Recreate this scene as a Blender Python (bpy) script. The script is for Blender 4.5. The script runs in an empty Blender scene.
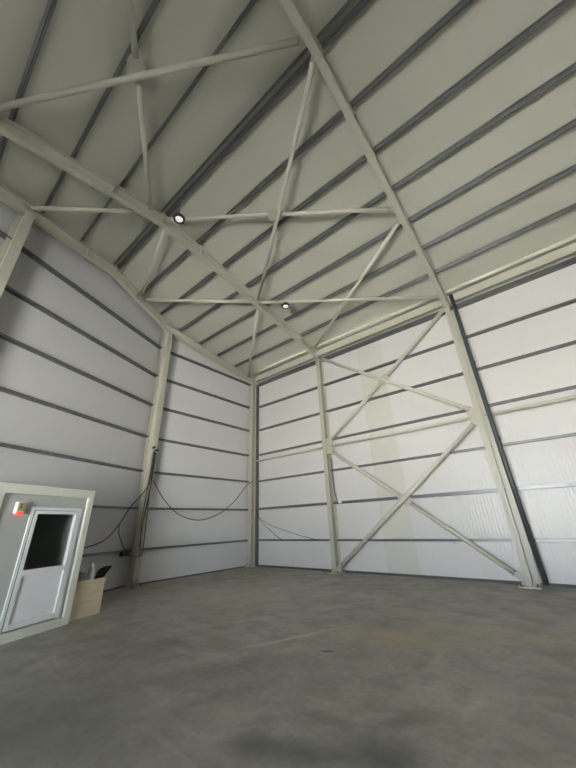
import bpy, bmesh, math, random
from mathutils import Vector, Matrix
S = bpy.context.scene
COL = S.collection
random.seed(7)

# ------------------------------------------------------------------ dimensions (metres)
ANG = 0.3727                      # how far the skewed gable turns from the square corner
YA = -5.475                       # where the two gable walls meet
YR = -8.2225                      # ridge
YF = -16.45                       # wall behind the camera
F1, F2 = 4.478, 10.01             # the two portal frames
RZ, SL = 8.358, 0.165             # rafter underside at y=0, roof pitch
RD = 0.35                         # rafter depth
XE = 23.0                         # far end of the hall
DV = Vector((math.sin(ANG), -math.cos(ANG), 0))   # along the skewed wall
NV = Vector((math.cos(ANG), math.sin(ANG), 0))    # out of it into the hall
A0 = Vector((0, YA, 0))
GH = [0.995, 2.243, 3.462, 4.685, 5.92, 7.15, 8.45]   # girt heights

def rz(y):                        # rafter underside
    return RZ + SL * (-y if y > YR else (-YR - (YR - y)))
def sx(y, off=0.0):               # x of the skewed wall face at a given y
    if y >= YA: return off
    return (YA - y) * math.tan(ANG) + off / math.cos(ANG)
def onw(t, off, z):               # point beside the skewed wall
    p = A0 + DV * t + NV * off
    return Vector((p.x, p.y, z))

# ------------------------------------------------------------------ materials
def mat(name):
    m = bpy.data.materials.new(name); m.use_nodes = True
    nt = m.node_tree; b = nt.nodes['Principled BSDF']
    return m, nt, b
def N(nt, t, **k):
    n = nt.nodes.new(t)
    for a, v in k.items():
        if a in n.inputs.keys(): n.inputs[a].default_value = v
        else: setattr(n, a, v)
    return n
def rgb(c): return (c[0], c[1], c[2], 1)
def mixc(nt, fac, a, b, mode='MIX'):
    n = nt.nodes.new('ShaderNodeMix'); n.data_type = 'RGBA'; n.blend_type = mode
    for sock, v in ((n.inputs[0], fac), (n.inputs[6], a), (n.inputs[7], b)):
        if isinstance(v, (tuple, list)): sock.default_value = rgb(v)
        elif isinstance(v, (int, float)): sock.default_value = v
        else: nt.links.new(v, sock)
    return n.outputs[2]
def ramp(nt, inp, a, b, va=0.0, vb=1.0):
    n = nt.nodes.new('ShaderNodeMapRange'); n.clamp = True
    n.inputs[1].default_value = a; n.inputs[2].default_value = b
    n.inputs[3].default_value = va; n.inputs[4].default_value = vb
    nt.links.new(inp, n.inputs[0]); return n.outputs[0]
def math_(nt, op, a, b=None):
    n = nt.nodes.new('ShaderNodeMath'); n.operation = op
    for i, v in enumerate((a, b)):
        if v is None: continue
        if isinstance(v, (int, float)): n.inputs[i].default_value = v
        else: nt.links.new(v, n.inputs[i])
    return n.outputs[0]
def noise(nt, scale, detail=4, rough=.55, vec=None, dist=0.0):
    n = nt.nodes.new('ShaderNodeTexNoise'); n.inputs['Scale'].default_value = scale
    n.inputs['Detail'].default_value = detail; n.inputs['Roughness'].default_value = rough
    n.inputs['Distortion'].default_value = dist
    if vec is None:
        vec = nt.nodes.new('ShaderNodeTexCoord').outputs['Object']
    nt.links.new(vec, n.inputs['Vector']); return n.outputs['Fac']
def bump(nt, b, h, strength, dist=0.01):
    n = nt.nodes.new('ShaderNodeBump'); n.inputs['Strength'].default_value = strength
    n.inputs['Distance'].default_value = dist
    nt.links.new(h, n.inputs['Height']); nt.links.new(n.outputs[0], b.inputs['Normal'])

def simple(name, c, rough=.5, metal=0.0, var=.06, scale=3.0, emis=None, es=0):
    m, nt, b = mat(name)
    f = noise(nt, scale)
    lo = tuple(x * (1 - var) for x in c); hi = tuple(min(1, x * (1 + var)) for x in c)
    nt.links.new(mixc(nt, ramp(nt, f, .3, .7), lo, hi), b.inputs['Base Color'])
    b.inputs['Roughness'].default_value = rough; b.inputs['Metallic'].default_value = metal
    if emis:
        b.inputs['Emission Color'].default_value = rgb(emis); b.inputs['Emission Strength'].default_value = es
    return m

def steel_paint(name, c, rough=.38):
    m, nt, b = mat(name)
    f = noise(nt, 1.3, 5); g = noise(nt, 22, 3)
    col = mixc(nt, ramp(nt, f, .35, .7), c, tuple(x * .93 for x in c))
    col = mixc(nt, ramp(nt, g, .70, .78), col, tuple(x * .8 for x in c))
    nt.links.new(col, b.inputs['Base Color'])
    b.inputs['Roughness'].default_value = rough
    b.inputs['Specular IOR Level'].default_value = .5
    return m

def panel_mat(name, base, axis, tint=None, ribs=True, rough=.34):
    """sandwich panel: fine vertical ribs, joints every metre; axis = world direction along the wall"""
    m, nt, b = mat(name)
    tc = nt.nodes.new('ShaderNodeNewGeometry').outputs['Position']
    dot = nt.nodes.new('ShaderNodeVectorMath'); dot.operation = 'DOT_PRODUCT'
    nt.links.new(tc, dot.inputs[0]); dot.inputs[1].default_value = axis
    u = dot.outputs['Value']
    f = noise(nt, .35, 3, vec=tc)
    col = mixc(nt, ramp(nt, f, .35, .65), base, tuple(x * .96 for x in base))
    if tint:
        x0, x1, c2 = tint
        inside = math_(nt, 'MULTIPLY', math_(nt, 'GREATER_THAN', u, x0), math_(nt, 'LESS_THAN', u, x1))
        col = mixc(nt, inside, col, c2)
    fr = math_(nt, 'FRACT', math_(nt, 'ADD', u, 100.2 - 0.0))
    line = math_(nt, 'LESS_THAN', math_(nt, 'ABSOLUTE', math_(nt, 'SUBTRACT', fr, .5)), .006)
    col = mixc(nt, math_(nt, 'MULTIPLY', line, .12), col, tuple(x * .7 for x in base))
    nt.links.new(col, b.inputs['Base Color'])
    b.inputs['Roughness'].default_value = rough; b.inputs['Specular IOR Level'].default_value = .42
    w = math_(nt, 'SINE', math_(nt, 'MULTIPLY', u, 2 * math.pi / .09))
    big = noise(nt, 1.6, 2, vec=tc)
    h = math_(nt, 'ADD', math_(nt, 'MULTIPLY', w, .5), math_(nt, 'MULTIPLY', big, 3.0))
    if ribs: bump(nt, b, h, .9 if tint else .3, .003 if tint else .0015)
    return m

M = {}
M['cream'] = steel_paint('cream_steel_paint', (.50, .49, .415))
M['tube'] = steel_paint('cream_tube_paint', (.60, .59, .51), .30)
M['gloss'] = steel_paint('glossy_cream_tube_paint', (.66, .65, .58), .2)
M['galv'] = simple('galvanised_steel', (.15, .157, .16), .36, .55, .10, 5)
M['purlin'] = simple('galvanised_purlin_steel', (.25, .26, .26), .33, .7, .10, 5)
M['wall_r'] = panel_mat('white_sandwich_panel', (.66, .655, .645), (1, 0, 0), tint=(6.22, 7.26, (.60, .60, .555)))
M['wall_l'] = panel_mat('white_sandwich_panel_square_gable', (.64, .64, .65), (0, 1, 0))
M['wall_s'] = panel_mat('white_sandwich_panel_skewed_gable_shaded', (.53, .53, .54), tuple(DV))  # same panelling as the square gable, colour darkened for the dimmer light here
M['wall_o'] = panel_mat('white_sandwich_panel_far', (.70, .70, .70), (1, 0, 0), ribs=False)
M['roof'] = panel_mat('beige_roof_panel', (.56, .56, .485), (1, 0, 0), rough=.42, ribs=False)
M['dark'] = simple('dark_steel_and_gap_shade', (.09, .09, .09), .6)  # steel of the base strips; also the painted shade in gaps
M['pipe'] = simple('dark_grey_pipe', (.055, .066, .075), .35)
M['bolt'] = simple('bolt_steel', (.16, .16, .15), .4, .6)
M['cable'] = simple('black_cable', (.018, .018, .02), .5)
M['white_pvc'] = simple('white_plastic', (.74, .76, .78), .3, var=.02)
M['cabin_frame'] = simple('cabin_cream_paint', (.64, .65, .58), .4, var=.03)
M['cabin_panel'] = simple('cabin_grey_panel', (.42, .44, .42), .5, var=.04, scale=2)
M['lamp_black'] = simple('black_lamp_housing', (.02, .02, .02), .4)
M['lamp_glow'] = simple('lamp_diffuser', (.8, .8, .76), .4, emis=(1, 1, .93), es=.22)
M['rod'] = simple('lamp_rod', (.6, .6, .56), .4)
M['red'] = simple('red_lens', (.75, .10, .06), .3, emis=(1, .10, .06), es=.35)
M['olive'] = simple('olive_label', (.34, .29, .14), .5)
M['roll'] = simple('white_plastic_sheet', (.62, .62, .63), .45, var=.12, scale=9)
M['greybag'] = simple('grey_plastic_bag', (.30, .31, .33), .5, var=.3, scale=12)
M['blackbag'] = simple('black_bag', (.010, .010, .011), .95)
M['blackbag'].node_tree.nodes['Principled BSDF'].inputs['Specular IOR Level'].default_value = .15

def wood():
    m, nt, b = mat('pale_plywood')
    mp = nt.nodes.new('ShaderNodeMapping'); mp.inputs['Scale'].default_value = (1.2, 1.2, 7)
    tc = nt.nodes.new('ShaderNodeTexCoord'); nt.links.new(tc.outputs['Object'], mp.inputs[0])
    f = noise(nt, 3.2, 6, .6, mp.outputs[0], .8)
    nt.links.new(mixc(nt, ramp(nt, f, .3, .7), (.62, .53, .385), (.52, .435, .305)), b.inputs['Base Color'])
    b.inputs['Roughness'].default_value = .6
    return m
M['wood'] = wood()
def glass():
    m, nt, b = mat('dark_window_glass')
    f = noise(nt, 2.0)
    nt.links.new(mixc(nt, f, (.010, .012, .013), (.022, .026, .028)), b.inputs['Base Color'])
    b.inputs['Roughness'].default_value = .08
    return m
M['glass'] = glass()

def floor_mat():
    m, nt, b = mat('stained_power_floated_concrete')
    P = nt.nodes.new('ShaderNodeNewGeometry').outputs['Position']
    c0, c1 = (.30, .285, .24), (.40, .37, .305)
    big = noise(nt, .55, 5, .6, P, .6)
    col = mixc(nt, ramp(nt, big, .35, .68), c0, c1)
    mid = noise(nt, 2.1, 6, .62, P, .3)
    col = mixc(nt, ramp(nt, mid, .44, .68, 0, .6), col, (.19, .188, .168))
    mp = nt.nodes.new('ShaderNodeMapping'); mp.inputs['Scale'].default_value = (.35, 2.6, 1)
    mp.inputs['Rotation'].default_value = (0, 0, .5)
    nt.links.new(P, mp.inputs[0])
    st = noise(nt, 1.6, 6, .65, mp.outputs[0], .2)
    col = mixc(nt, ramp(nt, st, .56, .74, 0, .45), col, (.56, .54, .48))
    fine = noise(nt, 11, 8, .75, P)
    col = mixc(nt, ramp(nt, fine, .42, .72, 0, .5), col, (.19, .187, .165))
    wob = nt.nodes.new('ShaderNodeTexNoise'); wob.inputs['Scale'].default_value = 2.3; wob.inputs['Detail'].default_value = 5
    nt.links.new(P, wob.inputs['Vector'])
    def spot(x, y, rx, ry, rot, colr, amt, soft=.5, wobble=.6):
        nonlocal col
        s = nt.nodes.new('ShaderNodeVectorMath'); s.operation = 'SUBTRACT'
        nt.links.new(P, s.inputs[0]); s.inputs[1].default_value = (x, y, 0)
        w = nt.nodes.new('ShaderNodeVectorMath'); w.operation = 'SUBTRACT'
        nt.links.new(wob.outputs['Color'], w.inputs[0]); w.inputs[1].default_value = (.5, .5, .5)
        w2 = nt.nodes.new('ShaderNodeVectorMath'); w2.operation = 'SCALE'; w2.inputs['Scale'].default_value = wobble * 2 * min(rx, ry)
        nt.links.new(w.outputs[0], w2.inputs[0])
        ad = nt.nodes.new('ShaderNodeVectorMath'); ad.operation = 'ADD'
        nt.links.new(s.outputs[0], ad.inputs[0]); nt.links.new(w2.outputs[0], ad.inputs[1])
        vr = nt.nodes.new('ShaderNodeVectorRotate'); vr.rotation_type = 'Z_AXIS'; vr.inputs['Angle'].default_value = -rot
        nt.links.new(ad.outputs[0], vr.inputs['Vector'])
        sc = nt.nodes.new('ShaderNodeVectorMath'); sc.operation = 'MULTIPLY'; sc.inputs[1].default_value = (1 / rx, 1 / ry, 0)
        nt.links.new(vr.outputs[0], sc.inputs[0])
        ln = nt.nodes.new('ShaderNodeVectorMath'); ln.operation = 'LENGTH'; nt.links.new(sc.outputs[0], ln.inputs[0])
        f = ramp(nt, ln.outputs['Value'], 1 - soft, 1 + soft * .4, amt, 0)
        col = mixc(nt, f, col, colr)
    DK = (.095, .095, .09)
    spot(6.6, -9.7, 1.7, 1.0, .5, (.15, .148, .13), .8, .9, .5)  # broad dirty area; its dark tone also stands in for weaker light
    spot(7.3, -7.9, .5, .35, .9, DK, .35, .8, 1.2)
    spot(5.9, -7.6, .45, .22, .6, DK, .4, .8, 1.2)
    spot(8.75, -8.45, .35, .12, .7, DK, .6, .8, 1.2)
    spot(9.56, -8.05, .38, .22, .2, (.07,.07,.066), .7, .8, 1.0)
    spot(5.6, -8.0, 1.1, .5, .3, (.20, .195, .17), .6, .9, .8)
    spot(4.0, -4.6, 2.6, 1.8, .4, (.50, .465, .37), .55, .9, .5)
    spot(9.2, -8.35, .55, .20, .3, DK, .75, .8, 1.2)
    spot(9.55, -7.55, .45, .16, .9, DK, .55, .8, 1.2)
    spot(8.95, -7.9, .30, .14, .2, DK, .5, .8, 1.2)
    spot(8.12, -6.52, .10, .045, .5, (.07, .07, .07), .9, .4, .5)
    spot(7.6, -7.2, .55, .22, .8, DK, .35, .8, 1.2)
    spot(6.7, -7.2, .60, .25, .4, DK, .35, .8, 1.2)
    spot(7.9, -8.1, .5, .18, 1.1, DK, .35, .8, 1.2)
    spot(8.6, -5.5, .95, .50, .2, (.40, .31, .20), .6, .8, .9)
    spot(9.9, -4.6, 1.1, .55, .1, (.40, .32, .22), .45, .8, .9)
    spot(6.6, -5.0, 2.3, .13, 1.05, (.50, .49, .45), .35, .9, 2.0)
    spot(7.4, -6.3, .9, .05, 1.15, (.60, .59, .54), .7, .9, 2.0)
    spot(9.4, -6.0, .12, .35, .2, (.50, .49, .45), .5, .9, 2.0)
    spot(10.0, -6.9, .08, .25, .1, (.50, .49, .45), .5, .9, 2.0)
    sep = nt.nodes.new('ShaderNodeSeparateXYZ'); nt.links.new(P, sep.inputs[0])
    j = math_(nt, 'LESS_THAN', math_(nt, 'ABSOLUTE', math_(nt, 'ADD', sep.outputs[1], .62)), .012)
    col = mixc(nt, math_(nt, 'MULTIPLY', j, .7), col, (.10, .10, .09))
    nt.links.new(col, b.inputs['Base Color'])
    nt.links.new(ramp(nt, mid, .3, .8, .42, .62), b.inputs['Roughness'])
    bump(nt, b, math_(nt, 'ADD', mid, math_(nt, 'MULTIPLY', fine, .3)), .25, .01)
    return m
M['floor'] = floor_mat()

# ------------------------------------------------------------------ mesh helpers
class B:
    def __init__(s): s.bm = bmesh.new()
    def box(s, lo, hi, mx=None):
        vs = [Vector((x, y, z)) for x in (lo[0], hi[0]) for y in (lo[1], hi[1]) for z in (lo[2], hi[2])]
        if mx is not None: vs = [mx @ v for v in vs]
        v = [s.bm.verts.new(p) for p in vs]
        for f in ((0,1,3,2),(4,6,7,5),(0,4,5,1),(2,3,7,6),(0,2,6,4),(1,5,7,3)): s.bm.faces.new([v[i] for i in f])
        return s
    def prism(s, a, b):           # two matching loops of points
        va = [s.bm.verts.new(p) for p in a]; vb = [s.bm.verts.new(p) for p in b]
        n = len(a)
        s.bm.faces.new(va); s.bm.faces.new(list(reversed(vb)))
        for i in range(n): s.bm.faces.new([va[i], vb[i], vb[(i+1) % n], va[(i+1) % n]])
        return s
    def bar(s, p, q, w, h, up=(0,0,1)):     # rectangular bar between two points
        p, q = Vector(p), Vector(q); d = (q - p).normalized(); up = Vector(up)
        r = d.cross(up).normalized(); u = r.cross(d).normalized()
        L = lambda c: [c + r*a*w/2 + u*b*h/2 for a, b in ((-1,-1),(1,-1),(1,1),(-1,1))]
        return s.prism(L(p), L(q))
    def tube(s, pts, r, seg=12, caps=True):
        pts = [Vector(p) for p in pts]; rings = []; prev = None
        for i, p in enumerate(pts):
            d = (pts[min(i+1, len(pts)-1)] - pts[max(i-1, 0)]).normalized()
            if prev is None:
                up = Vector((0,0,1)) if abs(d.z) < .9 else Vector((1,0,0)); a = d.cross(up).normalized()
            else: a = (prev - d * prev.dot(d)).normalized()
            prev = a; c = d.cross(a)
            rr = r[i] if isinstance(r, (list, tuple)) else r
            rings.append([s.bm.verts.new(p + (a*math.cos(t) + c*math.sin(t)) * rr) for t in [2*math.pi*k/seg for k in range(seg)]])
        for i in range(len(rings)-1):
            for k in range(seg):
                f = s.bm.faces.new([rings[i][k], rings[i][(k+1) % seg], rings[i+1][(k+1) % seg], rings[i+1][k]]); f.smooth = True
        if caps: s.bm.faces.new(rings[0]); s.bm.faces.new(list(reversed(rings[-1])))
        return s
    def lathe(s, c, prof, seg=28, mx=None):
        rings = []
        for r, z in prof:
            ring = []
            for k in range(seg):
                t = 2*math.pi*k/seg; p = Vector((r*math.cos(t), r*math.sin(t), z))
                if mx is not None: p = mx @ p
                ring.append(s.bm.verts.new(p + Vector(c)))
            rings.append(ring)
        for i in range(len(rings)-1):
            for k in range(seg):
                f = s.bm.faces.new([rings[i][k], rings[i][(k+1) % seg], rings[i+1][(k+1) % seg], rings[i+1][k]]); f.smooth = True
        s.bm.faces.new(rings[0]); s.bm.faces.new(list(reversed(rings[-1])))
        return s
    def done(s, name, m, parent=None, bevel=0, label=None, org=None):
        bmesh.ops.recalc_face_normals(s.bm, faces=s.bm.faces)
        if org is not None: bmesh.ops.translate(s.bm, verts=s.bm.verts, vec=-Vector(org))
        me = bpy.data.meshes.new(name); s.bm.to_mesh(me); s.bm.free()
        me.materials.append(M[m] if isinstance(m, str) else m)
        o = bpy.data.objects.new(name, me); COL.objects.link(o)
        if org is not None: o.location = org
        if parent is not None:
            o.parent = parent; o.matrix_parent_inverse = Matrix.Translation(-Vector(parent.location))
        if bevel:
            md = o.modifiers.new('bevel', 'BEVEL'); md.width = bevel; md.segments = 2; md.limit_method = 'ANGLE'
        if label: o['label'] = label
        return o
def tag(o, label, cat, group=None):
    o['label'] = label; o['category'] = cat
    if group: o['group'] = group
    return o
def thing(name, loc, label, cat, group=None):
    o = bpy.data.objects.new(name, None); COL.objects.link(o); o.location = loc; o.empty_display_size = .2
    return tag(o, label, cat, group)
def struct(o): o['kind'] = 'structure'; return o
V = Vector

# ------------------------------------------------------------------ the shell
TOP = RZ + .505                   # roof panel underside at y=0
def top(y): return rz(y) + .505
XR = sx(YR); XL = sx(YF)
struct(B().box((-.2, YF-.2, -.2), (XE+.2, .3, 0)).done('floor', 'floor'))
DX0, DX1, DZ = 8.3, 12.6, 4.7     # the open vehicle door behind the camera
struct(B().box((-.08, 0, 0), (XE, .08, TOP - .02)).done('wall_right', 'wall_r'))
b = B()
b.prism([V((0,0,0)), V((0,0,top(0))), V((0,YA,top(YA))), V((0,YA,0))], [V((-.08,0,0)), V((-.08,0,top(0))), V((-.08,YA,top(YA))), V((-.08,YA,0))])
struct(b.done('wall_back', 'wall_l'))
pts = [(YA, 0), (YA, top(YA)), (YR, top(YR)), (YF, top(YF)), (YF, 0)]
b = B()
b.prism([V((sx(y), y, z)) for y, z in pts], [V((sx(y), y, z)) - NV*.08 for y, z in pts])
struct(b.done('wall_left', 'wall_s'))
b = B()
b.box((XL, YF-.08, 0), (DX0, YF, TOP-.02)); b.box((DX1, YF-.08, 0), (XE, YF, TOP-.02)); b.box((DX0, YF-.08, DZ), (DX1, YF, TOP-.02))
struct(b.done('wall_front', 'wall_o'))
b = B()
b.prism([V((XE, y, z)) for y, z in ((0,0),(0,top(0)),(YR,top(YR)),(YF,top(YF)),(YF,0))], [V((XE+.08, y, z)) for y, z in ((0,0),(0,top(0)),(YR,top(YR)),(YF,top(YF)),(YF,0))])
struct(b.done('wall_end', 'wall_o'))
b = B()
def slab(plan):
    b.prism([V((x, y, top(y))) for x, y in plan], [V((x, y, top(y)+.08)) for x, y in plan])
slab([(-.08, .08), (XE, .08), (XE, YR), (XR, YR), (-.08, YA)])
slab([(XR, YR), (XE, YR), (XE, YF-.08), (XL, YF-.08)])
struct(b.done('ceiling', 'roof'))
struct(B().bar((0, -.012, .03), (XE, -.012, .03), .024, .06).done('baseboard_right', 'dark'))
struct(B().bar((.012, 0, .02), (.012, YA, .02), .024, .04).done('baseboard_back', 'dark'))
struct(B().bar(onw(0, .012, .02), onw(11.7, .012, .02), .024, .04).done('baseboard_left', 'dark'))

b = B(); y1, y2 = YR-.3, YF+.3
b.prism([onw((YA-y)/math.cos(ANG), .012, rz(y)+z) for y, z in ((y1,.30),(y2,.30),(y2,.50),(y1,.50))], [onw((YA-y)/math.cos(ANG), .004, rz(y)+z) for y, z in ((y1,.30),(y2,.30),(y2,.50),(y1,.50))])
struct(b.done('trim_gap_shade_1', 'dark'))  # dark strip painting the unlit gap between gable beam and roof

# ------------------------------------------------------------------ girts (horizontal wall rails)
ORD = ['lowest', 'second', 'third', 'fourth', 'fifth', 'sixth', 'seventh']
def girt(p, q, out, z, hh, name, lab, grp):
    """C rail with its web flat and its lip facing the hall"""
    p = V(p); q = V(q); out = V(out); u = V((0,0,1)); D, T, L = .15, .006, hh
    b = B()
    def plate(o0, o1, z0, z1):
        a = [p + out*o + u*(z+zz) for o, zz in ((o0,z0),(o1,z0),(o1,z1),(o0,z1))]
        c = [q + out*o + u*(z+zz) for o, zz in ((o0,z0),(o1,z0),(o1,z1),(o0,z1))]
        b.prism(a, c)
    plate(.001, D, -.003, .003)            # web
    plate(D-T, D, .003, L)                 # lip to the hall
    plate(.001, T, .003, L)                # leg on the panel
    plate(D-.02, D-T, L-T, L)              # return
    o = b.done(name, 'galv', org=(p+q)/2 + u*z)
    return tag(o, lab, 'wall rail', grp)
floorcount = ['lowest grey rail on the %s, just above the floor', 'second grey rail up from the floor on the %s', 'third grey rail up from the floor on the %s',
              'fourth grey rail up from the floor on the %s', 'fifth grey rail up from the floor on the %s', 'sixth grey rail up from the floor on the %s', 'topmost grey rail on the %s, just under the roof edge']
for i, z in enumerate(GH):
    girt((.46, 0, 0), (XE-.01, 0, 0), (0,-1,0), z-.02 if i < 6 else 8.36, (.06, .09, .06, .06, .06, .06, .14)[i], 'wall_girt', floorcount[i] % 'right wall with the diagonal braces', 'horizontal rails of the right wall')
for i, z in enumerate(GH):
    girt((0, -.02, 0), (0, YA+.08, 0), (1,0,0), z-.02, .06, 'wall_girt', floorcount[i] % 'narrow bay behind the looped cable', 'horizontal rails of the narrow bay')
for i, z in enumerate(GH):
    girt(onw(.08,0,0), onw(11.5,0,0), NV, z-.02, .06, 'wall_girt', floorcount[i] % 'left wall behind the cabin', 'horizontal rails of the left wall')

# ------------------------------------------------------------------ roof purlins
def purlin(y, lab, ridge=False, flip=1, x0=None):
    z1 = top(y) - .002; z0 = z1 - .13; s = flip; T = .005
    xa = (sx(y) + .02) if x0 is None else x0; xb = XE - .01
    b = B()
    b.box((xa, y-T/2, z0), (xb, y+T/2, z1))
    b.box((xa, min(y, y+s*.045), z0), (xb, max(y, y+s*.045), z0+T))
    b.box((xa, min(y+s*.045, y+s*.040), z0), (xb, max(y+s*.045, y+s*.040), z0+.015))
    b.box((xa, min(y, y-s*.045), z1-T-.014), (xb, max(y, y-s*.045), z1-.014))
    o = b.done('roof_purlin', 'purlin', org=((xa+xb)/2, y, z0))
    return tag(o, lab, 'roof purlin', 'grey purlins under the roof')
PY = [-7.03, -5.95, -4.87, -3.79, -2.71, -1.60]
pl = ['first grey purlin from the ridge pair on the right roof slope', 'second grey purlin from the ridge on the right roof slope',
      'third grey purlin from the ridge on the right roof slope', 'fourth grey purlin from the ridge on the right roof slope, above the lower lamp',
      'fifth grey purlin from the ridge on the right roof slope', 'last grey purlin before the pale eaves beam']
for y, l in zip(PY, pl): purlin(y, l)
purlin(YR + .085, 'right one of the two grey purlins running side by side at the ridge', flip=1)
purlin(YR - .085, 'left one of the two grey purlins running side by side at the ridge', flip=-1)
for y, l in zip([-9.46, -10.55, -11.65], ['first grey purlin beyond the ridge pair on the left roof slope', 'second grey purlin beyond the ridge on the left roof slope',
      'third grey purlin beyond the ridge, crossing the top left corner']): purlin(y, l, flip=-1)
for y, l in ((-12.75, 'fourth grey purlin beyond the ridge on the left roof slope'), (-13.85, 'fifth grey purlin beyond the ridge on the left roof slope'), (-14.95, 'sixth grey purlin beyond the ridge on the left roof slope')): purlin(y, l, flip=-1)

# eaves beam over the right wall: deep cream channel with a round tube along its top
t = thing('eaves_beam', (F2, -.3, 8.45), 'long cream beam and tube running under the roof edge above the right wall', 'beam')
b = B(); X0, X1 = .5, XE-.01
loop = [(-.36, 8.54), (-.27, 8.54), (-.27, 8.55), (-.35, 8.55), (-.35, 8.815), (-.20, 8.815), (-.20, 8.825), (-.36, 8.825)]
b.prism([V((X0, y, z)) for y, z in loop], [V((X1, y, z)) for y, z in loop])
b.done('channel', 'cream', t)
B().tube([(.5, -.53, 8.87), (XE-.01, -.53, 8.87)], .062, 20).done('edge_tube', 'gloss', t)

# ------------------------------------------------------------------ columns and rafters
def column(name, c, ax, h, lab, w=.2, d=.36, wd=.46, basey=0, anchors=True):
    """I column, ax = unit direction (flange faces along it, into the hall); c = centre on the floor"""
    c = V(c); ax = V(ax); sd = V((-ax.y, ax.x, 0)); mx = Matrix((( sd.x, ax.x, 0, c.x), (sd.y, ax.y, 0, c.y), (0,0,1,0), (0,0,0,1)))
    t = thing(name, c, lab, 'column')
    b = B()
    b.box((-w/2, d/2-.014, .02), (w/2, d/2, h), mx); b.box((-w/2, -d/2, .02), (w/2, -d/2+.014, h), mx); b.box((-.005, -d/2, .02), (.005, d/2, h), mx)
    b.done('shaft', 'cream', t)
    B().box((-wd/2, -d/2-.03, 0), (wd/2, d/2+.12, .028), mx).done('base_plate', 'cream', t)
    for x in (-.07, 0, .07):
        b = B(); b.prism([mx @ V((x-.005, d/2, .02)), mx @ V((x-.008, d/2+.10, .02)), mx @ V((x-.008, d/2, .24))], [mx @ V((x+.005, d/2, .02)), mx @ V((x+.008, d/2+.10, .02)), mx @ V((x+.008, d/2, .24))]); b.done('stiffener', 'cream', t)
    for s in (-1, 1):
        for y in (-.1, .1):
            b = B(); b.prism([mx @ V((s*.005, y-.005, .02)), mx @ V((s*wd*.45, y-.005, .02)), mx @ V((s*.005, y-.005, .24))], [mx @ V((s*.005, y+.005, .02)), mx @ V((s*wd*.45, y+.005, .02)), mx @ V((s*.005, y+.005, .24))]); b.done('stiffener', 'cream', t)
    for s in (-1, 1):
        for y in (-.12, d/2+.06):
            p = mx @ V((s*wd*.36, y, .024))
            B().lathe(p, [(.028, 0), (.028, .025), (.016, .026), (.016, .065)], 10).done('anchor_bolt', 'bolt', t)
    return t, mx
tF1, _ = column('steel_column', (F1, -.27, 0), (0,-1,0), rz(-.45)-.02, 'cream steel column in the middle of the right wall, left end of the diagonal braces', w=.17)
tF2, mF2 = column('steel_column', (F2-.02, -.27, 0), (0,-1,0), rz(-.45)-.02, 'cream steel column beside the dark downpipe, right end of the diagonal braces', w=.16)
B().box((F2+.045, -.20, .03), (F2+.20, -.155, 8.3)).done('rear_plate', 'cream', tF2)
tC, _ = column('steel_column', (.20, -.24, 0), (0,-1,0), rz(-.4)-.02, 'cream steel column standing in the far corner of the hall', w=.25, d=.3, wd=.4)
aA = (V((1,0,0)) + NV).normalized()
tA, _ = column('steel_column', V((0,YA,0)) + aA*.32, aA, rz(YA)-.02, 'cream steel column carrying the black cables, between wall bend and cabin', w=.22, d=.34, wd=.42)
pB = onw(5.86, .30, 0)
tag(B().box((.34, -.15, .0), (.42, -.02, 8.45)).done('corner_rail', 'galv', org=(.4,-.1,0)), 'dark grey vertical steel rail in the corner, right of the corner column', 'wall rail')
tB, _ = column('steel_column', pB, NV, rz(pB.y)-.02, 'cream steel column at the left edge of the photo, rising from behind the cabin', w=.22, d=.34)

def ibeam(b, pts, sd, w, dep, tf=.014, haunch=None):
    """pts: list of (point on underside, depth); sd = sideways unit"""
    sd = V(sd); u = V((0,0,1))
    for (p, dp), (q, dq) in zip(pts[:-1], pts[1:]):
        p, q = V(p), V(q)
        def pl(a0, a1, w_):
            b.prism([p + sd*s*w_/2 + u*z for s, z in ((-1, a0[0]), (1, a0[0]), (1, a0[1]), (-1, a0[1]))],
                    [q + sd*s*w_/2 + u*z for s, z in ((-1, a1[0]), (1, a1[0]), (1, a1[1]), (-1, a1[1]))])
        pl((0, tf), (0, tf), w); pl((dp-tf, dp), (dq-tf, dq), w); pl((tf, dp-tf), (tf, dq-tf), .008)
def rafter(F, w, lab):
    t = thing('steel_rafter', (F, YR, rz(YR)), lab, 'roof beam')
    for side in (1, -1):
        ye = -.10 if side > 0 else YF+.10
        ys = [ye, ye - side*.40, ye - side*1.5, YR + side*1.35, YR]
        hn = [.06, .06, 0, 0, .05]
        b = B()
        ibeam(b, [((F, y, rz(y)-h), RD+h) for y, h in zip(ys, hn)], (1,0,0), w, RD)
        b.done('rafter_arm', 'cream', t)
    B().box((F-w/2-.01, YR-.015, rz(YR)-.08), (F+w/2+.01, YR+.015, rz(YR)+RD)).done('end_plate', 'cream', t)
    for y in (YR+1.35, YR-1.35, -.45, -1.6):
        for s in (-1, 1):
            B().box((F + (s*.006 if s>0 else -w/2), y-.005, rz(y)+.012), (F + (w/2 if s>0 else -.006), y+.005, rz(y)+RD-.012)).done('stiffener', 'cream', t)
    return t
rafter(F1, .165, 'cream roof beam running from the left edge down to the column in mid wall')
rafter(F2, .155, 'cream roof beam running from the top edge down to the column beside the downpipe')
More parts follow.
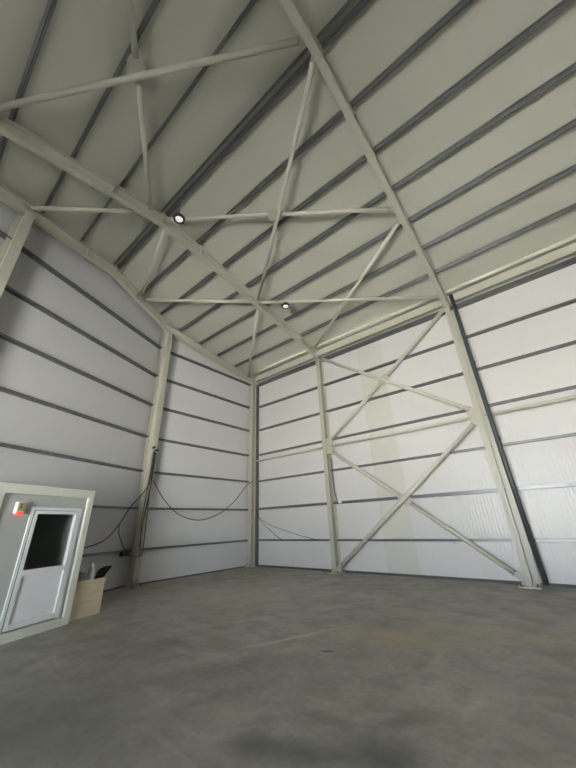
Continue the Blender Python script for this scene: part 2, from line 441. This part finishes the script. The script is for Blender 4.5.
# gable rafters: along the square bay, then along the skewed wall over the ridge
t = thing('gable_beam', (.26, YA, rz(YA)), 'cream sloping beam along the top of the left and far end walls', 'roof beam')
b = B(); ibeam(b, [((.26, y, rz(y)), RD) for y in (-.12, YA)], (1,0,0), .15, RD); b.done('beam_arm', 'cream', t)
off = .27
def gp(y):
    tt = (YA - y + math.sin(ANG)*off) / math.cos(ANG)
    return onw(tt, off, rz(y))
b = B(); ibeam(b, [(gp(y), RD) for y in (YA-.06, YR)], NV, .15, RD); b.done('beam_arm', 'cream', t)
b = B(); ibeam(b, [(gp(y), RD) for y in (YR, YF+.25)], NV, .15, RD); b.done('beam_arm', 'cream', t)
for y in (YR, YR+1.0, YR-1.0, YR+2.1):
    p = gp(y); b = B(); b.bar(p - NV*.072 + V((0,0,.17)), p + NV*.072 + V((0,0,.17)), .012, RD-.03); b.done('stiffener', 'cream', t)

# ------------------------------------------------------------------ braces
def brace_line(b, p, q, r, flat=.16):
    d = (V(q)-V(p)).normalized()
    b.tube([V(p)+d*flat, V(q)-d*flat], r, 14)
def plate_between(b, p, q, w, th, nrm):
    """flat plate from p to q, th thick along nrm"""
    b.bar(p, q, w, th, up=nrm)
def brace(name, p, q, lab, r=.055, nrm=(0,-1,0), gap=None, cat='brace', flat=.14, grp=None, plates=(1,1), gw=.15, bolts=False):
    p, q = V(p), V(q); d = (q-p).normalized()
    t = thing(name, (p+q)/2, lab, cat, grp)
    if gap is None:
        b = B(); brace_line(b, p, q, r, flat); b.done('tube', 'tube', t)
    else:
        c = gap; b = B(); brace_line(b, p, c, r, .2); b.done('tube', 'tube', t)
        b = B(); brace_line(b, c, q, r, .2); b.done('tube', 'tube', t)
        b = B(); n = V(nrm).normalized(); s = d.cross(n).normalized()
        pts = [c - d*.34, c - d*.12 + s*.16, c + d*.12 + s*.16, c + d*.34, c + d*.12 - s*.16, c - d*.12 - s*.16]
        b.prism([x - n*.006 for x in pts], [x + n*.006 for x in pts])
        b.done('crossing_plate', 'cream', t)
    for k, (e, sg) in enumerate(((p, 1), (q, -1))):
        if plates[k]:
            b = B(); plate_between(b, e, e + d*sg*(flat+.12), gw, .012, nrm); b.done('end_plate', 'cream', t)
            n = V(nrm).normalized()
            if bolts:
                for dd in (flat-.02, flat+.05):
                    c0 = e + d*sg*(dd); s = d.cross(n).normalized()
                    for ss in (-.062, .062):
                        B().tube([c0 + s*ss - n*.018, c0 + s*ss + n*.018], .011, 8).done('bolt', 'bolt', t)
    return t
YB = -.33
ST = 4.40
RB = .068
W = lambda x, z, dy=0: V((x, YB+dy, z))
c_up = W(7.25, 6.45); c_lo = W(7.29, 2.20)
brace('diagonal_brace', W(F1+.10, 8.40), W(F2-.12, 4.56), 'cream diagonal wall tube, upper pair, falling from the eaves at the middle column', RB, nrm=(0,-1,0), bolts=True)
brace('diagonal_brace', W(F1+.10, 4.56, .09), W(F2-.12, 8.45, .09), 'cream diagonal wall tube, upper pair, rising to the eaves at the right column', RB, gap=W(7.25, 6.51, .09))
brace('diagonal_brace', W(F1+.10, .12), W(F2-.12, 4.26), 'cream diagonal wall tube, lower pair, rising from the middle column foot', RB)
brace('diagonal_brace', W(F1+.10, 4.24, .09), W(F2-.12, .14, .09), 'cream diagonal wall tube, lower pair, falling to the column foot by the downpipe', RB, gap=W(7.27, 2.19, .09))
# node plates
def node_plate(parent, x, z, s):
    y = YB+.02
    pts = [(x, z-.34), (x+s*.30, z-.25), (x+s*.34, z), (x+s*.30, z+.25), (x, z+.34)]
    b = B(); b.prism([V((a, y-.006, c)) for a, c in pts], [V((a, y+.006, c)) for a, c in pts]); b.done('node_plate', 'cream', parent)
node_plate(tF1, F1+.01, ST, 1); node_plate(tF2, F2-.01, ST, -1)
for x0, x1, lab in ((.42, F1-.08, 'cream horizontal tube between the corner column and the middle wall column'),
                    (F1+.12, F2-.14, 'cream horizontal tube at mid height between the four diagonal braces'),
                    (F2+.09, 15.5, 'cream horizontal tube leaving the right edge of the photo, right of the downpipe')):
    brace('strut_tube', (x0, YB+.05, ST-.02), (x1, YB+.05, ST-.02), lab, .05, nrm=(0,0,1), cat='strut', flat=.12, gw=.10)

def rn(x, y, dz=.16): return V((x, y, rz(y)+dz))
def gn(t, dz=.16):
    p = onw(t, .34, 0); return V((p.x, p.y, rz(p.y)+dz))
E1, M1, R1a, R1b = rn(F1, -.72), rn(F1, -4.25), rn(F1, -8.1), rn(F1, -8.55)
E1r = rn(F1+.03, -.62)
RR = .056
up = lambda y: (0, SL if y > YR else -SL, 1)
sd = .06
brace('roof_brace', rn(F1+sd, -.72, .24), rn(F2-sd, -4.12, .24), 'cream roof tube from the middle wall column top up to the right roof beam', RR, nrm=up(0))
brace('roof_brace', rn(F1+sd, -4.3, .10), rn(F2-sd, -.82, .10), 'cream roof tube beside the lower lamp, running level across to the column by the downpipe', RR, nrm=up(0))
brace('roof_brace', rn(F1+sd, -4.30, .14), rn(F2-.03, -8.25, .14), 'long cream roof tube climbing from the left beam middle towards the ridge', RR, nrm=up(0))
brace('roof_brace', rn(F1+sd, -8.15, .20), rn(F2-sd, -4.50, .20), 'cream roof tube starting beside the upper lamp and running level to the right roof beam', RR, nrm=up(0),
      gap=rn(7.22, -8.15+3.65*((7.22-F1-sd)/(F2-F1-2*sd)), .20))
NY = -12.05
brace('roof_brace', rn(F1+sd, NY, .10), rn(F2-sd, -8.55, .10), 'cream roof tube crossing the top left of the photo to the right roof beam', RR, nrm=up(-12))
brace('roof_brace', rn(F1+sd, -8.6, .20), rn(F2-sd, NY, .20), 'cream roof tube rising from the ridge at the left beam to the top edge', RR, nrm=up(-12),
      gap=rn(7.28, -8.6+(NY+8.6)*((7.28-F1-sd)/(F2-F1-2*sd)), .20))
brace('roof_brace', V((.27, -.72, rz(-.72)+.22)), rn(F1-sd, -4.15), 'cream roof tube from the far corner column up to the left roof beam', RR, nrm=up(0))
brace('roof_brace', gn(1.70), rn(F1-sd, -4.35), 'cream level roof tube from the left wall beam to the left roof beam middle', RR, nrm=up(0))
brace('roof_brace', gn(1.82), rn(F1-sd, -8.05), 'cream roof tube from the left wall beam up to the ridge by the lamp', RR, nrm=up(0))
brace('roof_brace', gn(5.95), rn(F1-sd, -8.72), 'cream level roof tube from the column at the left edge to the roof ridge', RR, nrm=up(-12))

# ------------------------------------------------------------------ downpipe beside the right column
t = thing('downpipe', (10.3, -.45, 0), 'dark grey round pipe running down the right wall beside the column', 'pipe')
B().tube([(10.226, -.45, 8.74), (10.24, -.45, 6.2), (10.275, -.45, 3), (10.328, -.45, .10)], .062, 16).done('pipe', 'pipe', t)
for z, x in ((6.0, 10.243), (3.55, 10.268)):
    b = B(); b.tube([(x, -.45, z-.02), (x, -.45, z+.02)], .07, 16); b.done('pipe_clamp', 'pipe', t)
    B().box((x+.02, -.40, z-.012), (x+.045, -.152, z+.012)).done('clamp_arm', 'pipe', t)
    B().box((x+.065, -.47, z-.012), (x+.08, -.455, z+.11)).done('clamp_bolt', 'pipe', t)

# ------------------------------------------------------------------ lamps
def lamp(x, y, zl, lab):
    zt = top(y) - .125
    t = thing('high_bay_lamp', (x, y, zl), lab, 'lamp', 'round lamps hanging from the roof')
    B().tube([(x, y, zl+.10), (x, y, zt)], .009, 8).done('hanging_rod', 'rod', t)
    B().lathe((x, y, zl), [(.10, .10), (.115, .06), (.15, .03), (.155, -.005), (.150, -.03), (.106, -.032), (.101, -.012), (.02, -.010)], 32).done('housing', 'lamp_black', t)
    B().lathe((x, y, zl), [(.09, -.011), (.100, -.016), (.098, -.026), (.02, -.031)], 32).done('diffuser', 'lamp_glow', t)
lamp(5.32, YR+.085, 9.30, 'round black lamp hanging at the ridge, the upper and larger of the two')
lamp(5.45, PY[3], 8.84, 'round black lamp hanging below the level roof tube, the lower and smaller of the two')

# ------------------------------------------------------------------ cabin
T0, O0 = 3.565, 2.08
def cp(l, off, z): return onw(T0 + l, O0 + off, z)         # l along the face, off forward of it
CMX = Matrix(((DV.x, NV.x, 0, cp(0,0,0).x), (DV.y, NV.y, 0, cp(0,0,0).y), (0,0,1,0), (0,0,0,1)))
CW, CD, CH = 1.92, 1.85, 2.42
def cbox(lo, hi, bb=None):
    bb = bb or B(); bb.box(lo, hi, CMX); return bb
t = thing('cabin', cp(CW/2, -CD/2, 0), 'small cream and grey site cabin with a white glazed door', 'cabin')
def cpart(name, m, lo, hi, bev=0, par=None):
    o = cbox(lo, hi).done(name, m, None, bevel=bev); o.parent = par or t; o.matrix_parent_inverse = Matrix.Translation(-V(t.location)); return o
for l in (0, CW-.14):
    for o in (-.13, -CD): cpart('corner_post', 'cabin_frame', (l, o, .0), (l+.14, o+.13, CH), .012)
for o in (-.13, -CD):
    cpart('frame_rail', 'cabin_frame', (.14, o, 0), (CW-.14, o+.13, .15), .012); cpart('frame_rail', 'cabin_frame', (.14, o, CH-.17), (CW-.14, o+.13, CH), .012)
for l in (0, CW-.14):
    cpart('frame_rail', 'cabin_frame', (l, -CD+.13, 0), (l+.14, -.13, .15), .012); cpart('frame_rail', 'cabin_frame', (l, -CD+.13, CH-.17), (l+.14, -.13, CH), .012)
for lo, hi in (((.14, -.11, .15), (.225, -.05, CH-.17)), ((1.250, -.11, .15), (CW-.14, -.05, CH-.17)), ((.225, -.11, 2.045), (1.250, -.05, CH-.17)),
               ((.03, -CD+.13, .15), (.08, -.13, CH-.17)), ((CW-.08, -CD+.13, .15), (CW-.03, -.13, CH-.17)), ((.14, -CD+.03, .15), (CW-.14, -CD+.08, CH-.17))):
    cpart('wall_panel', 'cabin_panel', lo, hi)
cbox((.02, -CD+.02, CH-.03), (CW-.02, -.02, CH+.01)).done('roof_panel', 'cabin_panel', t)
cbox((.14, -CD+.13, .02), (CW-.14, -.13, .10)).done('floor_deck', 'cabin_panel', t)
b = B()
cbox((.225, -.10, .155), (.270, -.02, 2.045), b); cbox((1.205, -.10, .155), (1.250, -.02, 2.045), b); cbox((.270, -.10, 1.995), (1.205, -.02, 2.045), b)
bmesh.ops.remove_doubles(b.bm, verts=b.bm.verts, dist=.0001)
b.done('door_frame', 'white_pvc', t)
dl = cbox((.280, -.085, .17), (.345, -.012, 1.985)); cbox((1.128, -.085, .17), (1.188, -.012, 1.985), dl)
cbox((.345, -.085, .17), (1.128, -.012, .25), dl); cbox((.345, -.085, .93), (1.128, -.012, 1.02), dl); cbox((.345, -.085, 1.93), (1.128, -.012, 1.985), dl)
cbox((.345, -.075, .25), (1.128, -.045, .93), dl)
bmesh.ops.remove_doubles(dl.bm, verts=dl.bm.verts, dist=.0001)
leaf = dl.done('door', 'white_pvc', t)
for lo_, hi_ in (((.39, -.045, .29), (.41, -.02, .89)), ((1.063, -.045, .29), (1.083, -.02, .89)), ((.41, -.045, .29), (1.063, -.02, .31)), ((.41, -.045, .87), (1.063, -.02, .89))):
    cpart('panel_moulding', 'white_pvc', lo_, hi_, .004, leaf)
g = cbox((.345, -.050, 1.02), (1.128, -.035, 1.93)).done('window_pane', 'glass', None, label='dark glass pane'); g.parent = leaf; g.matrix_parent_inverse = Matrix.Translation(-V(t.location))
hb = B(); cbox((1.12, -.012, .97), (1.16, -.002, 1.10), hb)
hb.tube([cp(1.14, -.005, 1.0), cp(1.14, .045, 1.0), cp(1.12, .055, 1.0), cp(1.01, .055, 1.0)], .011, 10)
ho = hb.done('door_handle', 'white_pvc', None); ho.parent = leaf; ho.matrix_parent_inverse = Matrix.Translation(-V(t.location))
cbox((1.190, -.095, .17), (1.203, -.02, 1.99)).done('door_gap_shade', 'dark', t)  # dark filler in the open leaf gap, standing in for its shade

# alarm box on the cabin front
t = thing('alarm_box', cp(1.49, -.05, 1.88), 'small white box with olive label and glowing red lens on the cabin front', 'alarm')
cbox((1.405, -.05, 1.93), (1.55, .03, 2.12)).done('housing', 'white_pvc', t, bevel=.008)
cbox((1.415, .03, 1.965), (1.53, .034, 2.11)).done('front_label', 'olive', t)
b = B(); b.tube([cp(1.485, .034, 2.075), cp(1.485, .036, 2.075)], .012, 12); b.done('printed_mark', 'lamp_black', t); cbox((1.473, .034, 2.01), (1.497, .036, 2.055)).done('printed_mark', 'lamp_black', t)
b = B(); b.tube([cp(1.42, .015, 1.93), cp(1.54, .015, 1.93)], .034, 14); b.done('red_lens', 'red', t)

# ------------------------------------------------------------------ crate and what stands in it
K0 = 2.76; KO = 1.97; KW, KD, KH = .80, .55, .66
def kb(bb, a0, b0, z0, a1, b1, z1):
    mx = Matrix(((DV.x, NV.x, 0, onw(K0, KO, 0).x), (DV.y, NV.y, 0, onw(K0, KO, 0).y), (0,0,1,0), (0,0,0,1)))
    bb.box((a0, b0, z0), (a1, b1, z1), mx); return bb
kc = onw(K0+KW/2, KO-KD/2, 0)
t = thing('wooden_crate', kc, 'open pale plywood crate on the floor beside the cabin', 'crate')
kb(B(), .0, -.015, .0, KW, 0, KH).done('front_board', 'wood', t)
kb(B(), .0, -KD, .0, KW, -KD+.015, KH+.02).done('rear_board', 'wood', t)
kb(B(), 0, -KD+.015, 0, .015, -.015, KH).done('side_board', 'wood', t); kb(B(), KW-.015, -KD+.015, 0, KW, -.015, KH).done('side_board', 'wood', t)
kb(B(), .015, -KD+.015, .02, KW-.015, -.015, .035).done('bottom_board', 'wood', t)
kb(B(), .30, -.05, KH-.035, KW-.02, -.016, KH+.012).done('rim_batten', 'wood', t); kb(B(), .30, -KD+.17, KH, KW-.02, -KD+.21, KH+.055).done('rim_batten', 'wood', t)
P0 = lambda a, o, z: onw(K0+a, KO+o, z)
tag(B().tube([P0(.27, -.22, .04), P0(.26, -.21, .4), P0(.24, -.20, .66), P0(.22, -.19, .82), P0(.25, -.18, .95)], [.07, .075, .078, .065, .03], 14).done('plastic_roll', 'roll'), 'white rolled plastic sheet standing in the wooden crate', 'roll')
b = B()
q = [(.02, .62), (.24, .50), (.17, .78), (.10, .84), (-.02, .865), (-.22, .86), (-.12, .77)]
b.prism([P0(a, -.06, z) for a, z in q], [P0(a, -.105, z) for a, z in q])
tag(b.done('black_folder', 'blackbag', bevel=.012), 'pointed black sheet sticking out of the wooden crate to the right', 'sheet')
def lump(name, c, r, m, seed, lab, cat, sc=(1,1,1)):
    b = B(); bmesh.ops.create_icosphere(b.bm, subdivisions=3, radius=1)
    rnd = random.Random(seed); ph = [rnd.uniform(0, 6) for _ in range(6)]
    for v in b.bm.verts:
        p = v.co; k = 1 + .13*math.sin(4*p.x+ph[0])*math.sin(5*p.y+ph[1]) + .09*math.sin(9*p.z+ph[2]) + .07*math.sin(11*p.x+7*p.y+ph[3])
        v.co = V((p.x*k*r*sc[0], p.y*k*r*sc[1], max(p.z*k*r*sc[2], -r*sc[2]*.8)))
        v.co += V(c)
    for f in b.bm.faces: f.smooth = True
    return tag(b.done(name, m, org=c), lab, cat)
lump('plastic_bag', P0(.46, -.24, .66), .11, 'greybag', 3, 'crumpled grey plastic bag in the crate, between the white roll and the cabin', 'bag', (1.0, 1.0, 1.5))
lump('rubbish_bag', P0(-.12, -.50, .10), .12, 'blackbag', 5, 'small black bag on the floor behind the wooden crate', 'bag', (1.1, .8, 1))
tag(B().tube([P0(.66,-.10,.05), P0(.70,-.14,.45), P0(.74,-.12,.84)], .03, 10).done('dark_tube', 'blackbag'), 'short black tube standing in the crate next to the cabin', 'tube')

# ------------------------------------------------------------------ cables
def cr(pts, n=8):                 # smooth curve through points
    pts = [V(p) for p in pts]; P = [pts[0]*2-pts[1]] + pts + [pts[-1]*2-pts[-2]]; out = []
    for i in range(1, len(P)-2):
        for k in range(n):
            s = k/n; a, b_, c, d = P[i-1], P[i], P[i+1], P[i+2]
            out.append(.5*((2*b_) + (c-a)*s + (2*a-5*b_+4*c-d)*s*s + (3*b_-a-3*c+d)*s**3))
    out.append(pts[-1]); return out
def cable(pts, r, lab, name='cable'):
    return tag(B().tube(cr(pts), r, 8).done(name, 'cable'), lab, 'cable')
cable([(.46,-5.42,3.32), (.40,-5.15,3.05), (.35,-4.662,2.50), (.35,-4.001,2.03), (.35,-3.117,1.85), (.35,-2.172,2.09), (.35,-1.393,2.60), (.36,-.80,3.20), (.36, -.40, 3.45)], .014,
      'black cable hanging in a long loop between the cable column and the corner column')
q = lambda t_, z, o=.42: onw(t_, o, z)
fc = V((0,YA,0)) + aA*.50          # face of column A
side = V((-aA.y, aA.x, 0))
def fa(s, z, o=.012): 
    p = fc + aA*o + side*s; return V((p.x, p.y, z))
cable([q(3.3, 1.05), q(2.6, 1.05), q(2.095, 1.20), q(1.49, 1.36), q(1.054, 1.77), q(.72, 2.25), fa(-.10, 2.9, .03), fa(-.03, 3.4, .03), fa(.0, 4.15)], .016, 'black cable rising from behind the cabin up to the twin fitting on the column')
cable([q(1.054, 1.75), q(1.0, 1.5), q(.86, 1.30), q(.72, 1.1), q(.50, .92), fa(-.06, .84, .05), fa(.06, .95, .03), fa(.07, 1.4, .02), fa(.03, 2.2, .02), fa(.02, 3.2, .02), fa(.035, 4.1)], .013, 'black cable looping low round the column foot and back up its face')
cable([fa(.06, 4.1), fa(.05, 3.4), fa(.0, 2.5, .02), fa(-.07, 1.9, .03), fa(-.09, 1.2, .04), fa(-.02, .86, .04)], .016, 'thicker black cable beside the thin one on the left wall column face')
cable([fa(-.04, 4.1), fa(-.05, 3.3), fa(-.10, 2.6, .02), fa(-.13, 1.8, .03), fa(-.05, 1.15, .04), fa(.05, 1.0, .03)], .011, 'thin black cable hanging straight down the face of the left wall column')
t = thing('twin_fitting', fa(0, 4.25), 'small twin black fitting high on the cable column', 'electrical fitting')
b = B(); b.tube([fa(-.07, 4.24, 0), fa(-.07, 4.24, .09)], .045, 14); b.done('socket_body', 'lamp_black', t)
b = B(); b.tube([fa(.06, 4.17, 0), fa(.06, 4.17, .09)], .045, 14); b.done('socket_body', 'lamp_black', t)
b = B(); b.tube([fa(.0, 4.23, .0), fa(.0, 4.23, .06)], .04, 14); b.done('white_cap', 'white_pvc', t)
b = B(); bb = q(.42, .93, .20); b.bar(bb - DV*.13, bb + DV*.13, .12, .12); tag(b.done('junction_box', 'lamp_black', org=bb), 'small black junction box low on the rail beside the cable column', 'electrical fitting')
cable([(.36,-.16,2.25), (.563,-.18,1.93), (.9,-.18,1.62), (1.278,-.18,1.37), (1.70,-.17,1.12), (1.989,-.165,.99)], .009, 'shorter thin cable sagging from the corner onto the right wall rail')
cable([(.40,-.18,2.12), (.8,-.19,1.80), (1.30,-.19,1.58), (1.842,-.19,1.43), (2.4,-.19,1.28), (2.872,-.185,1.17), (3.578,-.17,1.03)], .008, 'longer thin cable sagging from the corner along the right wall')
t = thing('socket_box', (4.80, -.17, 2.28), 'small white socket box on the rail right of the middle column', 'electrical fitting')
B().box((4.74, -.21, 2.24), (4.87, -.155, 2.34)).done('housing', 'white_pvc', t, bevel=.006)
B().tube(cr([(4.75, -.18, 2.29), (4.67, -.2, 2.42), (4.60, -.20, 2.9), (4.585, -.2, 3.9)]), .013, 8).done('lead', 'pipe', t)

# ------------------------------------------------------------------ light
w = bpy.data.worlds.new('World'); S.world = w; w.use_nodes = True
wt = w.node_tree; bg = wt.nodes['Background']
ge = wt.nodes.new('ShaderNodeTexCoord'); sp = wt.nodes.new('ShaderNodeSeparateXYZ'); wt.links.new(ge.outputs['Generated'], sp.inputs[0])
cr_ = wt.nodes.new('ShaderNodeValToRGB'); mr = wt.nodes.new('ShaderNodeMapRange')
mr.inputs[1].default_value = -1; mr.inputs[2].default_value = 1; wt.links.new(sp.outputs[2], mr.inputs[0]); wt.links.new(mr.outputs[0], cr_.inputs[0])
e = cr_.color_ramp.elements                # shaded apron, sunlit yard, horizon, sky
e[0].position = 0; e[0].color = (.10, .097, .09, 1); e[1].position = 1; e[1].color = (.08, .10, .14, 1)
for p_, c_ in ((.19, (.13, .125, .115, 1)), (.29, (1.0, .98, .90, 1)), (.40, (1.0, .98, .90, 1)), (.49, (1.0, .98, .90, 1)), (.505, (.62, .65, .68, 1)), (.57, (.36, .40, .45, 1)), (.68, (.10, .12, .15, 1))):
    k = e.new(p_); k.color = c_
wt.links.new(cr_.outputs[0], bg.inputs[0]); bg.inputs[1].default_value = 17.6
L = bpy.data.lights.new('door_portal', 'AREA'); L.shape = 'RECTANGLE'; L.size = DX1-DX0; L.size_y = DZ
L.cycles.is_portal = True
lo = bpy.data.objects.new('door_portal', L); COL.objects.link(lo); lo.location = ((DX0+DX1)/2, YF-.04, DZ/2); lo.rotation_euler = (math.radians(90), 0, math.pi)

# ------------------------------------------------------------------ camera
yaw, pitch, roll, f = -.6749, .4220, -.0374, 311.63
fw = V((math.sin(yaw)*math.cos(pitch), math.cos(yaw)*math.cos(pitch), math.sin(pitch)))
r0 = V((math.cos(yaw), -math.sin(yaw), 0)); u0 = r0.cross(fw)
r = math.cos(roll)*r0 + math.sin(roll)*u0; u = -math.sin(roll)*r0 + math.cos(roll)*u0
cam = bpy.data.cameras.new('camera'); co = bpy.data.objects.new('camera', cam); COL.objects.link(co)
co.matrix_world = Matrix(((r.x, u.x, -fw.x, 11.1716), (r.y, u.y, -fw.y, -10.971), (r.z, u.z, -fw.z, 1.6), (0,0,0,1)))
cam.sensor_fit = 'HORIZONTAL'; cam.sensor_width = 36; cam.lens = f*36/576; cam.clip_start = .02; cam.clip_end = 200
S.camera = co

# ------------------------------------------------------------------ render look
S.view_settings.view_transform = 'Standard'; S.view_settings.look = 'None'
S.view_settings.gamma = 1; S.view_settings.use_curve_mapping = False
S.view_settings.exposure = 1.2
S.cycles.max_bounces = 12; S.cycles.diffuse_bounces = 8; S.cycles.use_denoising = True
